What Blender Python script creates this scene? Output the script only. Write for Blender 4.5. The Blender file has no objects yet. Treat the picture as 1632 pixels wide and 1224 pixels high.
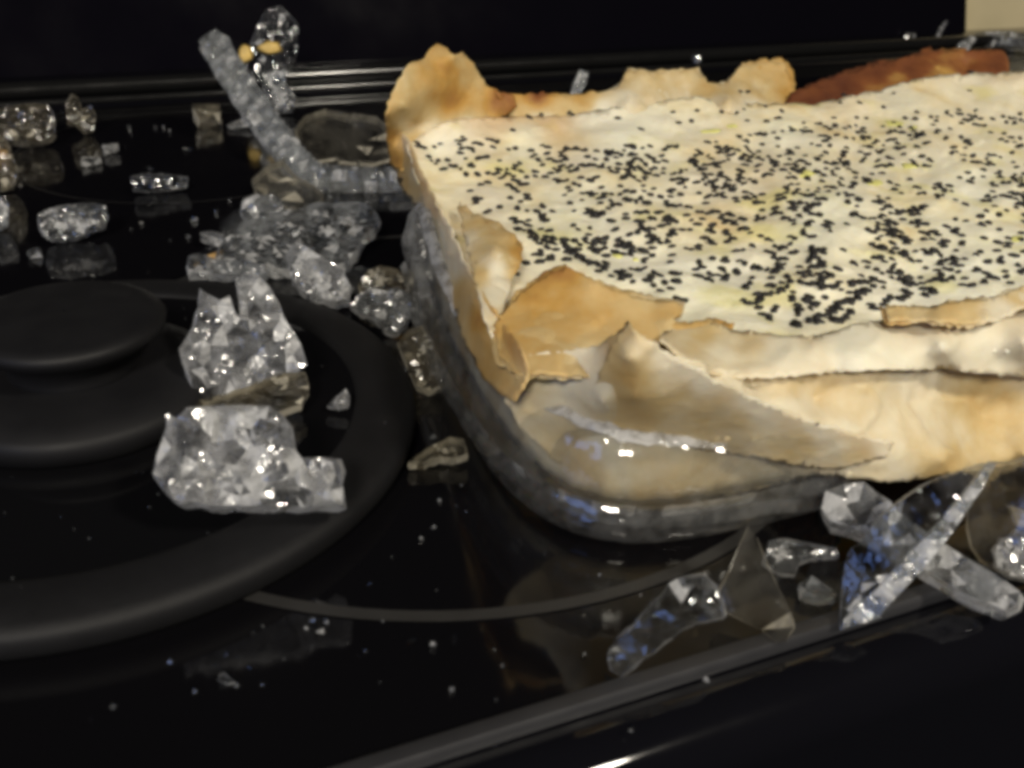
import bpy, bmesh, math, random
import numpy as np
from mathutils import Vector, Matrix, noise
from mathutils.geometry import delaunay_2d_cdt

S = bpy.context.scene
C = S.collection
rnd = random.Random(7)

# ------------------------------------------------------------------ camera
# solved from the round lid, the printed ring and the hob's parallel edges; metres, X along the hob front
CAM = Vector((0.0, 0.0, 0.1659))
AX = Matrix(((0.9158, -0.4000, 0.0363), (0.1642, 0.4555, 0.8750), (0.3665, 0.7953, -0.4828)))  # right, up, forward
F = 1600.0
cd = bpy.data.cameras.new('camera')
cam = bpy.data.objects.new('camera', cd)
C.objects.link(cam)
cd.sensor_fit = 'HORIZONTAL'; cd.sensor_width = 36.0; cd.lens = 36.0 * F / 1632.0
cd.clip_start = 0.005; cd.clip_end = 50
r_, u_, f_ = AX[0].normalized(), AX[1].normalized(), AX[2].normalized()
cam.matrix_world = Matrix(((r_.x, u_.x, -f_.x, CAM.x), (r_.y, u_.y, -f_.y, CAM.y), (r_.z, u_.z, -f_.z, CAM.z), (0, 0, 0, 1)))
cd.dof.use_dof = True; cd.dof.focus_distance = 0.36; cd.dof.aperture_fstop = 20.0
S.camera = cam

# ------------------------------------------------------------------ world, lamps, exposure
W = bpy.data.worlds.new('World'); S.world = W; W.use_nodes = True
bg = W.node_tree.nodes['Background']
bg.inputs[0].default_value = (0.9, 0.92, 1.0, 1); bg.inputs[1].default_value = 0.007

def area(name, loc, target, power, color, sx, sy=None):
    d = bpy.data.lights.new(name, 'AREA'); d.energy = power; d.color = color
    d.shape = 'DISK' if sy is None else 'RECTANGLE'; d.size = sx
    if sy: d.size_y = sy
    o = bpy.data.objects.new(name, d); C.objects.link(o)
    o.location = loc
    o.rotation_euler = (Vector(target) - Vector(loc)).to_track_quat('-Z', 'Y').to_euler()
    return o
area('ceiling_or_fill_lamp', (0.70, -1.00, 1.40), (0.25, 0.35, 0), 27, (1.0, 0.92, 0.78), 0.24)
area('ceiling_or_fill_lamp', (-0.70, -1.20, 1.15), (0.25, 0.35, 0), 37, (1.0, 0.92, 0.78), 0.30)  # unseen fill lamp, added to lift the shaded left side and front wall
area('blue_screen', (-1.40, -0.60, 0.55), (0.1, 0.25, 0), 5.0, (0.28, 0.44, 1.0), 0.80, 0.50)

S.view_settings.view_transform = 'Standard'; S.view_settings.look = 'None'
S.view_settings.exposure = 0; S.view_settings.gamma = 1
S.view_settings.use_curve_mapping = False
S.render.engine = 'CYCLES'
S.cycles.use_denoising = True
S.cycles.caustics_reflective = False; S.cycles.caustics_refractive = False
S.cycles.sample_clamp_indirect = 4; S.cycles.max_bounces = 10; S.cycles.transmission_bounces = 8
S.cycles.filter_width = 4.2

# ------------------------------------------------------------------ helpers
def ray(u, v):
    return AX[0] * ((u - 816) / F) + AX[1] * (-(v - 612) / F) + AX[2]
def pz(u, v, z=0.0):
    d = ray(u, v); return CAM + d * ((z - CAM.z) / d.z)
def pY(u, v, Y):
    d = ray(u, v); return CAM + d * (Y / d.y)
def depth(u, v, mode, val):
    if mode == 't': return val
    d = ray(u, v)
    return (val - CAM.z) / d.z if mode == 'z' else val / d.y
def pxs(P):                       # pixels per metre at a point
    return F / (P - CAM).dot(AX[2])

def mesh(name, verts, faces, mat, parent=None, smooth=False, origin=None):
    me = bpy.data.meshes.new(name)
    o = bpy.data.objects.new(name, me); C.objects.link(o)
    if origin is not None:
        og = Vector(origin); verts = [Vector(v) - og for v in verts]; o.location = og
    me.from_pydata([tuple(v) for v in verts], [], faces); me.update()
    bm = bmesh.new(); bm.from_mesh(me); bmesh.ops.recalc_face_normals(bm, faces=bm.faces); bm.to_mesh(me); bm.free()
    if smooth: me.shade_smooth()
    me.materials.append(mat)
    if parent:
        o.parent = parent
        o.location = o.location - parent.location
    return o
def tag(o, label, cat, group=None, kind=None):
    o['label'] = label; o['category'] = cat
    if group: o['group'] = group
    if kind: o['kind'] = kind
    return o
def empty(name, loc):
    o = bpy.data.objects.new(name, None); o.empty_display_size = 0.02; C.objects.link(o); o.location = loc; return o
def lathe(name, prof, mat, parent, seg=96, closed=False):
    v, f = [], []; n = len(prof)
    for i in range(seg):
        a = 2 * math.pi * i / seg
        for r, z in prof: v.append((r * math.cos(a), r * math.sin(a), z))
    for i in range(seg):
        j = (i + 1) % seg
        for k in range(n if closed else n - 1):
            m = (k + 1) % n
            f.append((i * n + k, j * n + k, j * n + m, i * n + m))
    o = mesh(name, v, f, mat, smooth=True); o.parent = parent
    return o
def extrude_x(name, prof, x0, x1, mat, parent=None, smooth=True, nx=1):
    v, f = [], []; n = len(prof)
    for i in range(nx + 1):
        x = x0 + (x1 - x0) * i / nx
        for y, z in prof: v.append((x, y, z))
    for i in range(nx):
        for k in range(n):
            m = (k + 1) % n
            f.append((i * n + k, i * n + m, (i + 1) * n + m, (i + 1) * n + k))
    f.append(tuple(range(n))); f.append(tuple(nx * n + k for k in range(n - 1, -1, -1)))
    o = mesh(name, v, f, mat, parent)
    if smooth:
        o.data.shade_smooth()
        o.modifiers.new('es', 'EDGE_SPLIT').split_angle = math.radians(40)
    return o

# ------------------------------------------------------------------ materials
def newmat(name):
    m = bpy.data.materials.new(name); m.use_nodes = True
    nt = m.node_tree; return m, nt, nt.nodes['Principled BSDF']
def N(nt, t, **k):
    n = nt.nodes.new(t)
    for a, b in k.items():
        if a.startswith('i_'): n.inputs[a[2:].replace('_', ' ')].default_value = b
        else: setattr(n, a, b)
    return n
def ramp(nt, stops):
    n = nt.nodes.new('ShaderNodeValToRGB'); e = n.color_ramp.elements
    while len(e) < len(stops): e.new(0.5)
    for i, (p, c) in enumerate(stops): e[i].position = p; e[i].color = c if len(c) == 4 else (*c, 1)
    return n
def objcoord(nt): return N(nt, 'ShaderNodeTexCoord').outputs['Object']

def black_gloss(name, col, rough, smear=0.06, scale=40, coat=0.0):
    m, nt, b = newmat(name); L = nt.links
    co = objcoord(nt)
    n1 = N(nt, 'ShaderNodeTexNoise', i_Scale=scale, i_Detail=6.0)
    L.new(co, n1.inputs['Vector'])
    r = ramp(nt, [(0.35, (rough,) * 3), (0.75, (rough + smear,) * 3)])
    L.new(n1.outputs['Fac'], r.inputs[0]); L.new(r.outputs[0], b.inputs['Roughness'])
    b.inputs['Base Color'].default_value = (*col, 1)
    b.inputs['Coat Weight'].default_value = coat
    return m
M_hob = black_gloss('hob_glass', (0.0025, 0.0024, 0.0030), 0.04, 0.10, 35)
M_frame = black_gloss('enamel_frame', (0.0030, 0.0030, 0.0042), 0.05, 0.05, 30)
M_front = black_gloss('front_panel', (0.0028, 0.0028, 0.0060), 0.22, 0.1, 25)
M_trim = black_gloss('trim', (0.018, 0.018, 0.020), 0.42, 0.15, 90)
M_print = black_gloss('print', (0.018, 0.0175, 0.017), 0.35, 0.2, 120)
M_bar = black_gloss('bar', (0.006, 0.006, 0.006), 0.13, 0.10, 30)
M_cover = black_gloss('cover', (0.0025, 0.0022, 0.0038), 0.06, 0.06, 20)
M_knob = black_gloss('knob_plastic', (0.0042, 0.0042, 0.005), 0.55, 0.15, 70)

M_knob.node_tree.nodes['Principled BSDF'].inputs['Specular IOR Level'].default_value = 0.22
m, nt, b = newmat('silicone'); M_sil = m; L = nt.links; b.inputs['Specular IOR Level'].default_value = 0.22
n1 = N(nt, 'ShaderNodeTexNoise', i_Scale=55.0, i_Detail=8.0, i_Roughness=0.7)
L.new(objcoord(nt), n1.inputs['Vector'])
r = ramp(nt, [(0.3, (0.0028, 0.0028, 0.0034)), (0.75, (0.0058, 0.0058, 0.0067))])
L.new(n1.outputs['Fac'], r.inputs[0]); L.new(r.outputs[0], b.inputs['Base Color'])
b.inputs['Roughness'].default_value = 0.62
bp = N(nt, 'ShaderNodeBump', i_Strength=0.15, i_Distance=0.0005)
n2 = N(nt, 'ShaderNodeTexNoise', i_Scale=700.0, i_Detail=3.0); L.new(objcoord(nt), n2.inputs['Vector'])
L.new(n2.outputs['Fac'], bp.inputs['Height']); L.new(bp.outputs[0], b.inputs['Normal'])

m, nt, b = newmat('lid_glass'); M_lidglass = m
b.inputs['Base Color'].default_value = (0.003, 0.003, 0.0035, 1); b.inputs['Roughness'].default_value = 0.07
b.inputs['IOR'].default_value = 1.5

m, nt, b = newmat('wall_paint'); M_wall = m; L = nt.links
n1 = N(nt, 'ShaderNodeTexNoise', i_Scale=14.0, i_Detail=4.0)
L.new(objcoord(nt), n1.inputs['Vector'])
r = ramp(nt, [(0.3, (0.42, 0.36, 0.22)), (0.7, (0.50, 0.43, 0.27))])
L.new(n1.outputs['Fac'], r.inputs[0]); L.new(r.outputs[0], b.inputs['Base Color']); b.inputs['Roughness'].default_value = 0.8

def glass(name, milk, col=(0.93, 0.95, 0.97), rough=0.05, bump=0.3, scale=160, mscale=70, spread=0.2, tint=None, clear=0.45):
    """broken tempered glass: clear body, milky where it is crazed through"""
    m, nt, b = newmat(name); L = nt.links; co = objcoord(nt)
    nt.nodes.remove(b)
    out = nt.nodes['Material Output']
    g = N(nt, 'ShaderNodeBsdfGlass', i_IOR=1.5); g.inputs['Color'].default_value = (*col, 1)
    rn = N(nt, 'ShaderNodeTexNoise', i_Scale=float(mscale) * 1.3, i_Detail=3.0); L.new(co, rn.inputs['Vector'])
    rr = ramp(nt, [(0.35, (rough * 0.4,) * 3), (0.7, (rough * 2.2,) * 3)]); L.new(rn.outputs['Fac'], rr.inputs[0]); L.new(rr.outputs[0], g.inputs['Roughness'])
    d = N(nt, 'ShaderNodeBsdfDiffuse'); t = N(nt, 'ShaderNodeBsdfTranslucent')
    tc = tint or tuple(c * 0.86 for c in col)
    d.inputs['Color'].default_value = (*tc, 1); t.inputs['Color'].default_value = (*tc, 1)
    m1 = N(nt, 'ShaderNodeMixShader'); m1.inputs[0].default_value = 0.5; L.new(d.outputs[0], m1.inputs[1]); L.new(t.outputs[0], m1.inputs[2])
    n1 = N(nt, 'ShaderNodeTexNoise', i_Scale=float(mscale), i_Detail=5.0, i_Roughness=0.6, i_Distortion=0.4); L.new(co, n1.inputs['Vector'])
    r = ramp(nt, [(0.42, (max(0.0, milk - spread),) * 3), (0.58, (min(1.0, milk + spread),) * 3)]); L.new(n1.outputs['Fac'], r.inputs[0])
    mx = N(nt, 'ShaderNodeMixShader'); tr = N(nt, 'ShaderNodeBsdfTransparent'); tr.inputs['Color'].default_value = (*col, 1)
    gl = N(nt, 'ShaderNodeBsdfGlossy'); L.new(rr.outputs[0], gl.inputs['Roughness'])
    fz = N(nt, 'ShaderNodeLayerWeight', i_Blend=0.5); mt = N(nt, 'ShaderNodeMixShader')   # Schlick, the same from both sides
    pw = N(nt, 'ShaderNodeMath', operation='POWER'); pw.inputs[1].default_value = 5.0; L.new(fz.outputs['Facing'], pw.inputs[0])
    sl = N(nt, 'ShaderNodeMath', operation='MULTIPLY_ADD'); sl.inputs[1].default_value = 0.95; sl.inputs[2].default_value = 0.045; L.new(pw.outputs[0], sl.inputs[0])
    L.new(sl.outputs[0], mt.inputs[0]); L.new(tr.outputs[0], mt.inputs[1]); L.new(gl.outputs[0], mt.inputs[2])
    mg = N(nt, 'ShaderNodeMixShader'); mg.inputs[0].default_value = clear; L.new(g.outputs[0], mg.inputs[1]); L.new(mt.outputs[0], mg.inputs[2])
    L.new(r.outputs[0], mx.inputs[0]); L.new(mg.outputs[0], mx.inputs[1]); L.new(m1.outputs[0], mx.inputs[2])
    v = N(nt, 'ShaderNodeTexVoronoi', i_Scale=float(scale), feature='SMOOTH_F1'); L.new(co, v.inputs['Vector'])
    n3 = N(nt, 'ShaderNodeTexNoise', i_Scale=float(scale) * 1.3, i_Detail=2.0); L.new(co, n3.inputs['Vector'])
    ad = N(nt, 'ShaderNodeMath', operation='ADD'); L.new(v.outputs['Distance'], ad.inputs[0]); L.new(n3.outputs['Fac'], ad.inputs[1])
    bp = N(nt, 'ShaderNodeBump', i_Strength=bump, i_Distance=0.002)
    L.new(ad.outputs[0], bp.inputs['Height']); L.new(bp.outputs[0], g.inputs['Normal']); L.new(bp.outputs[0], gl.inputs['Normal']); L.new(bp.outputs[0], fz.inputs['Normal'])
    L.new(mx.outputs[0], out.inputs['Surface'])
    return m
G_clear = glass('glass_clear', 0.02, rough=0.035, bump=0.15, spread=0.02, clear=0.55)
G_dish = glass('glass_dish', 0.035, col=(0.98, 0.985, 0.98), rough=0.05, bump=0.20, scale=120, mscale=160, spread=0.02, clear=0.84)
G_crack = glass('glass_cracked', 0.05, rough=0.08, bump=0.35, scale=230, spread=0.05)
G_milk = glass('glass_crazed', 0.12, col=(0.96, 0.97, 0.99), rough=0.07, bump=0.32, scale=170, spread=0.10, mscale=110)
G_edge = glass('glass_ground_edge', 0.15, col=(0.90, 0.93, 0.95), rough=0.07, bump=0.6, scale=230, spread=0.09, mscale=160)
G_warm = glass('glass_oily', 0.03, col=(0.985, 0.975, 0.94), rough=0.08, bump=0.5, scale=170, spread=0.03, tint=(0.6, 0.5, 0.32), clear=0.6)
G_plate = glass('glass_plate', 0.02, col=(0.988, 0.983, 0.968), rough=0.04, bump=0.10, scale=120, spread=0.02, tint=(0.7, 0.66, 0.56), clear=0.65)
G_fract = glass('glass_fracture', 0.42, col=(0.95, 0.96, 0.97), rough=0.12, bump=0.5, scale=260, spread=0.20, mscale=160)
G_fractwarm = glass('glass_fracture_oily', 0.50, col=(0.97, 0.955, 0.90), rough=0.12, bump=0.7, scale=300, spread=0.2, mscale=140, tint=(0.76, 0.71, 0.58))
MILKY = {'glass_clear': 0.02, 'glass_cracked': 0.22, 'glass_crazed': 0.40, 'glass_ground_edge': 0.45, 'glass_oily': 0.06, 'glass_plate': 0.0, 'glass_dish': 0.0}
def fracture(o, mat, nfront, nback, seed=0, sides=True, share=None):
    """second slot: broken faces scatter light, unbroken ones stay clear"""
    if mat.name not in MILKY: return
    rg = random.Random(seed + 99); pm = MILKY[mat.name] if share is None else share
    o.data.materials.append(G_fractwarm if mat in (G_warm, G_plate) else G_fract)
    for p in o.data.polygons:
        side = sides and p.index >= nfront + nback
        c = o.location + p.center
        if side: p.material_index = 1 if rg.random() < 0.85 else 0
        else:
            k = 0.5 + 0.9 * noise.noise(c * 170 + Vector((seed, 0, 0))) + rg.uniform(-.22, .22)
            p.material_index = 1 if k < pm else 0

def crust_mat():
    m, nt, b = newmat('baked_dough'); L = nt.links; co = objcoord(nt)
    at = N(nt, 'ShaderNodeAttribute', attribute_name='bake')
    n1 = N(nt, 'ShaderNodeTexNoise', i_Scale=70.0, i_Detail=7.0, i_Roughness=0.6); L.new(co, n1.inputs['Vector'])
    mm = N(nt, 'ShaderNodeMath', operation='MULTIPLY_ADD'); mm.inputs[1].default_value = 0.42; mm.inputs[2].default_value = -0.21
    L.new(n1.outputs['Fac'], mm.inputs[0])
    ad = N(nt, 'ShaderNodeMath', operation='ADD'); L.new(at.outputs['Fac'], ad.inputs[0]); L.new(mm.outputs[0], ad.inputs[1])
    r = ramp(nt, [(0.0, (0.80, 0.74, 0.58)), (0.22, (0.73, 0.63, 0.46)), (0.42, (0.60, 0.435, 0.21)), (0.62, (0.50, 0.28, 0.070)),
                  (0.82, (0.22, 0.070, 0.018)), (1.0, (0.11, 0.030, 0.010))])
    L.new(ad.outputs[0], r.inputs[0]); L.new(r.outputs[0], b.inputs['Base Color'])
    n2 = N(nt, 'ShaderNodeTexNoise', i_Scale=260.0, i_Detail=5.0); L.new(co, n2.inputs['Vector'])
    bp = N(nt, 'ShaderNodeBump', i_Strength=0.25, i_Distance=0.0012); L.new(n2.outputs['Fac'], bp.inputs['Height'])
    L.new(bp.outputs[0], b.inputs['Normal'])
    b.inputs['Roughness'].default_value = 0.68
    b.inputs['Subsurface Weight'].default_value = 0.25; b.inputs['Subsurface Scale'].default_value = 0.004
    b.inputs['Subsurface Radius'].default_value = (1.0, 0.55, 0.25)
    tl = N(nt, 'ShaderNodeBsdfTranslucent'); L.new(r.outputs[0], tl.inputs['Color'])
    ms = N(nt, 'ShaderNodeMixShader'); ms.inputs[0].default_value = 0.22
    L.new(b.outputs[0], ms.inputs[1]); L.new(tl.outputs[0], ms.inputs[2]); L.new(ms.outputs[0], nt.nodes['Material Output'].inputs['Surface'])
    return m
M_crust = crust_mat()

def top_mat():
    m, nt, b = newmat('pie_top'); L = nt.links; co = objcoord(nt)
    n1 = N(nt, 'ShaderNodeTexNoise', i_Scale=26.0, i_Detail=6.0, i_Roughness=0.6, i_Distortion=0.6); L.new(co, n1.inputs['Vector'])
    r = ramp(nt, [(0.30, (0.80, 0.77, 0.64)), (0.52, (0.79, 0.74, 0.56)), (0.64, (0.76, 0.66, 0.42)), (0.78, (0.62, 0.42, 0.18))])
    L.new(n1.outputs['Fac'], r.inputs[0])
    n3 = N(nt, 'ShaderNodeTexNoise', i_Scale=42.0, i_Detail=3.0); L.new(co, n3.inputs['Vector'])
    r3 = ramp(nt, [(0.56, (0, 0, 0)), (0.70, (0.7,) * 3)]); L.new(n3.outputs['Fac'], r3.inputs[0])
    mx = N(nt, 'ShaderNodeMix', data_type='RGBA'); L.new(r3.outputs[0], mx.inputs['Factor']); L.new(r.outputs[0], mx.inputs['A'])
    mx.inputs['B'].default_value = (0.72, 0.67, 0.30, 1)
    at = N(nt, 'ShaderNodeAttribute', attribute_name='bake')
    mb = N(nt, 'ShaderNodeMix', data_type='RGBA'); L.new(at.outputs['Fac'], mb.inputs['Factor']); L.new(mx.outputs['Result'], mb.inputs['A'])
    mb.inputs['B'].default_value = (0.50, 0.24, 0.05, 1)
    L.new(mb.outputs['Result'], b.inputs['Base Color'])
    n2 = N(nt, 'ShaderNodeTexNoise', i_Scale=170.0, i_Detail=6.0); L.new(co, n2.inputs['Vector'])
    bp = N(nt, 'ShaderNodeBump', i_Strength=0.35, i_Distance=0.0022); L.new(n2.outputs['Fac'], bp.inputs['Height'])
    L.new(bp.outputs[0], b.inputs['Normal'])
    b.inputs['Roughness'].default_value = 0.38
    b.inputs['Subsurface Weight'].default_value = 0.3; b.inputs['Subsurface Scale'].default_value = 0.004
    b.inputs['Subsurface Radius'].default_value = (1.0, 0.7, 0.35)
    return m
M_top = top_mat()
def plain(name, col, rough=0.5):
    m, nt, b = newmat(name); L = nt.links
    n1 = N(nt, 'ShaderNodeTexNoise', i_Scale=300.0, i_Detail=4.0); L.new(objcoord(nt), n1.inputs['Vector'])
    r = ramp(nt, [(0.3, tuple(c * 0.75 for c in col)), (0.7, tuple(min(1, c * 1.2) for c in col))])
    L.new(n1.outputs['Fac'], r.inputs[0]); L.new(r.outputs[0], b.inputs['Base Color']); b.inputs['Roughness'].default_value = rough
    return m
M_seed = plain('seed', (0.006, 0.005, 0.005), 0.65)
M_green = plain('green_vegetable', (0.60, 0.58, 0.20), 0.35)
M_smear = plain('egg_smear', (0.48, 0.33, 0.09), 0.6)
M_crumb = plain('pastry_crumb', (0.45, 0.27, 0.08), 0.7)
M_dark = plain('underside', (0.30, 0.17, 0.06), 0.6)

# ================================================================== the setting: hob, cover, wall
X0, X1 = -0.55, 1.04
arc = [(0.1300 - 0.013 * math.sin(a), -0.0145 + 0.013 * math.cos(a)) for a in [math.radians(k * 6) for k in range(16)]]
hob = extrude_x('cooktop', [(0.70, -0.03), (0.70, 0.0), (0.1370, 0.0), (0.1370, -0.03)], X0, X1, M_hob, smooth=False)
hob['kind'] = 'structure'; hob['label'] = 'black glossy glass ceramic cooktop with printed ring and grey front strip'
extrude_x('front_frame', [(0.1368, -0.04), (0.1368, -0.0020), (0.1322, -0.0017)] + arc + [(0.1170, -0.30), (0.1368, -0.30)], X0, X1, M_frame, hob)
extrude_x('front_strip', [(0.1385, 0.0005), (0.1385, 0.0016), (0.1375, 0.0022), (0.1345, 0.0022), (0.1338, 0.0012), (0.1338, -0.0012), (0.1370, -0.0010)], X0, X1, M_trim, hob)
def bar(name, y, z, r, mat, a0=0):
    return extrude_x(name, [(y + r * math.cos(math.radians(t)), z + r * math.sin(math.radians(t))) for t in range(0, 360, 15)], X0, X1, mat, hob)
extrude_x('back_frame', [(0.785, -0.03), (0.785, 0.006), (0.765, 0.0075), (0.702, 0.0015), (0.7005, 0.0005), (0.7005, -0.03)], X0, X1, M_frame, hob)
bar('back_rail', 0.722, 0.0085, 0.0055, M_bar)
bar('back_rail', 0.708, 0.0030, 0.0026, M_bar)
# printed cooking-zone circles
def ring(name, cx, cy, r0, r1, z, seg=128):
    v, f = [], []
    for i in range(seg):
        a = 2 * math.pi * i / seg
        for r in (r0, r1): v.append((cx + r * math.cos(a), cy + r * math.sin(a), z))
    for i in range(seg):
        j = (i + 1) % seg; f.append((2 * i, 2 * i + 1, 2 * j + 1, 2 * j))
    return mesh(name, v, f, M_print, hob)
ring('printed_ring', 0.1067, 0.2935, 0.1262, 0.1300, 0.0004)
ring('printed_ring', 0.060, 0.585, 0.0895, 0.0903, 0.0004)

# raised glass cover leaning back behind the hob, and the wall beyond
cv = []
rp = pz(1527, 60)
for x, in ((X0,), (rp.x,)):
    for t, dz in ((0, 0), (0.5, 0)):
        for th in (0, 0.006):
            cv.append((x, 0.772 + t * 0.30 + th, 0.0065 + t * 1.0))
cover = mesh('stove_cover', [cv[i] for i in (0, 1, 3, 2, 4, 5, 7, 6)], [(0, 1, 2, 3), (7, 6, 5, 4), (0, 4, 5, 1), (1, 5, 6, 2), (2, 6, 7, 3), (3, 7, 4, 0)], M_cover)
tag(cover, 'raised black glass stove cover leaning back against the wall', 'stove cover')
wall = mesh('wall', [(-1.5, 1.02, -0.9), (2.5, 1.02, -0.9), (2.5, 1.02, 0.32), (-1.5, 1.02, 0.32)], [(0, 1, 2, 3)], M_wall)
wall['kind'] = 'structure'
pier = mesh('side_wall', [(x, y, z) for z in (-0.9, 0.32) for x, y in ((rp.x + 0.012, 0.800), (2.5, 0.800), (2.5, 1.015), (rp.x + 0.012, 1.015))],
            [(0, 1, 2, 3), (4, 5, 6, 7), (0, 1, 5, 4), (1, 2, 6, 5), (2, 3, 7, 6), (3, 0, 4, 7)], M_wall)
pier['kind'] = 'structure'
ledge = mesh('worktop', [(rp.x + 0.22, 0.13, -0.9), (2.5, 0.13, -0.9), (2.5, 0.797, -0.9), (rp.x + 0.22, 0.797, -0.9),
                          (rp.x + 0.22, 0.13, -0.006), (2.5, 0.13, -0.006), (2.5, 0.797, -0.006), (rp.x + 0.22, 0.797, -0.006)],
             [(0, 1, 2, 3), (4, 5, 6, 7), (0, 1, 5, 4), (1, 2, 6, 5), (2, 3, 7, 6), (3, 0, 4, 7)], M_frame)
ledge['kind'] = 'structure'

# ================================================================== pan lid
lid = tag(empty('pan_lid', (-0.0085, 0.2870, 0.0)), 'black pan lid with silicone rim and round knob lying on the hob', 'pan lid')
lathe('silicone_rim', [(0.0930, 0.0006), (0.0965, 0.0012), (0.0985, 0.0040), (0.0990, 0.0075), (0.0980, 0.0096), (0.0955, 0.0108), (0.0900, 0.0116), (0.0830, 0.0116),
                       (0.0810, 0.0111), (0.0800, 0.0098), (0.0796, 0.0050), (0.0850, 0.0015)], M_sil, lid, 128, True)
dome = [(0.0830, 0.0078), (0.0822, 0.0079), (0.0810, 0.0080), (0.070, 0.0092), (0.058, 0.0104), (0.045, 0.0114), (0.030, 0.0121), (0.012, 0.0124)]
lathe('glass_pane', [(r, z + 0.0022) for r, z in dome] + [(r, z - 0.0018) for r, z in reversed(dome)], M_lidglass, lid, 96, True)
kn = lathe('knob', [(0.0003, 0.0420), (0.012, 0.0418), (0.0235, 0.0408), (0.0262, 0.0400), (0.0272, 0.0386), (0.0268, 0.0368), (0.0240, 0.0340),
                    (0.0190, 0.0300), (0.0180, 0.0260), (0.0185, 0.0225), (0.0003, 0.0215)], M_knob, lid, 96)
lathe('flange', [(0.0003, 0.0250), (0.0240, 0.0248), (0.0330, 0.0238), (0.0388, 0.0218), (0.0402, 0.0200), (0.0400, 0.0150), (0.034, 0.0143)], M_knob, kn, 96)

# ================================================================== sheets of dough
def rbf(pts, vals):
    P = np.array(pts, float) / 100.0; n = len(P)
    D = np.linalg.norm(P[:, None] - P[None], axis=2)
    A = np.zeros((n + 3, n + 3)); A[:n, :n] = D; A[:n, n] = 1; A[:n, n + 1:] = P; A[n, :n] = 1; A[n + 1:, :n] = P.T
    A[:n, :n] += np.eye(n) * 1e-6
    w = np.linalg.lstsq(A, np.r_[np.array(vals, float), 0, 0, 0], rcond=None)[0]
    def ev(u, v):
        q = np.array([u, v]) / 100.0
        return float(np.linalg.norm(P - q, axis=1) @ w[:n] + w[n] + q @ w[n + 1:])
    return ev
def idw(ctrl):
    def ev(u, v):
        s = t = 0.0
        for a, b_, val in ctrl:
            w = 1.0 / ((u - a) ** 2 + (v - b_) ** 2 + 60.0) ** 1.4
            s += w * val; t += w
        return s / t
    return ev
def ragged(outline, step, amp, rg):
    out = []
    n = len(outline)
    for i in range(n):
        a, b_ = Vector(outline[i]), Vector(outline[(i + 1) % n])
        k = max(1, int((b_ - a).length / step))
        nn = Vector((-(b_ - a).y, (b_ - a).x)); nn = nn.normalized() if nn.length else nn
        for j in range(k):
            p = a.lerp(b_, j / k)
            out.append(p + nn * rg.uniform(-amp, amp) * (1 if j else 0.4))
    return out
def fill(outline, step, rg, jit=0.25):
    us = [p.x for p in outline]; vs = [p.y for p in outline]
    pts = [Vector((p.x, p.y)) for p in outline]; nb = len(pts)
    y = min(vs) + step * 0.5; row = 0
    def inside(px, py):
        c = False; j = nb - 1
        for i in range(nb):
            if (vs[i] > py) != (vs[j] > py) and px < (us[j] - us[i]) * (py - vs[i]) / (vs[j] - vs[i]) + us[i]: c = not c
            j = i
        return c
    ob = np.array([(p.x, p.y) for p in outline])
    while y < max(vs):
        x = min(us) + step * (0.5 + 0.5 * (row % 2))
        while x < max(us):
            a, b_ = x + rg.uniform(-jit, jit) * step, y + rg.uniform(-jit, jit) * step
            if inside(a, b_) and np.min((ob[:, 0] - a) ** 2 + (ob[:, 1] - b_) ** 2) > (0.45 * step) ** 2: pts.append(Vector((a, b_)))
            x += step
        y += step * 0.87; row += 1
    ed = [(i, (i + 1) % nb) for i in range(nb)]
    v, e, f, *_ = delaunay_2d_cdt(pts, ed, [], 1, 1e-5)
    return v, [tuple(t) for t in f]

def wrinkle(P, amp, sc, seed=0.0):
    q = P * sc + Vector((seed, seed * 1.7, 0))
    return amp * (noise.noise(q) + 0.5 * noise.noise(q * 2.3))

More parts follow.
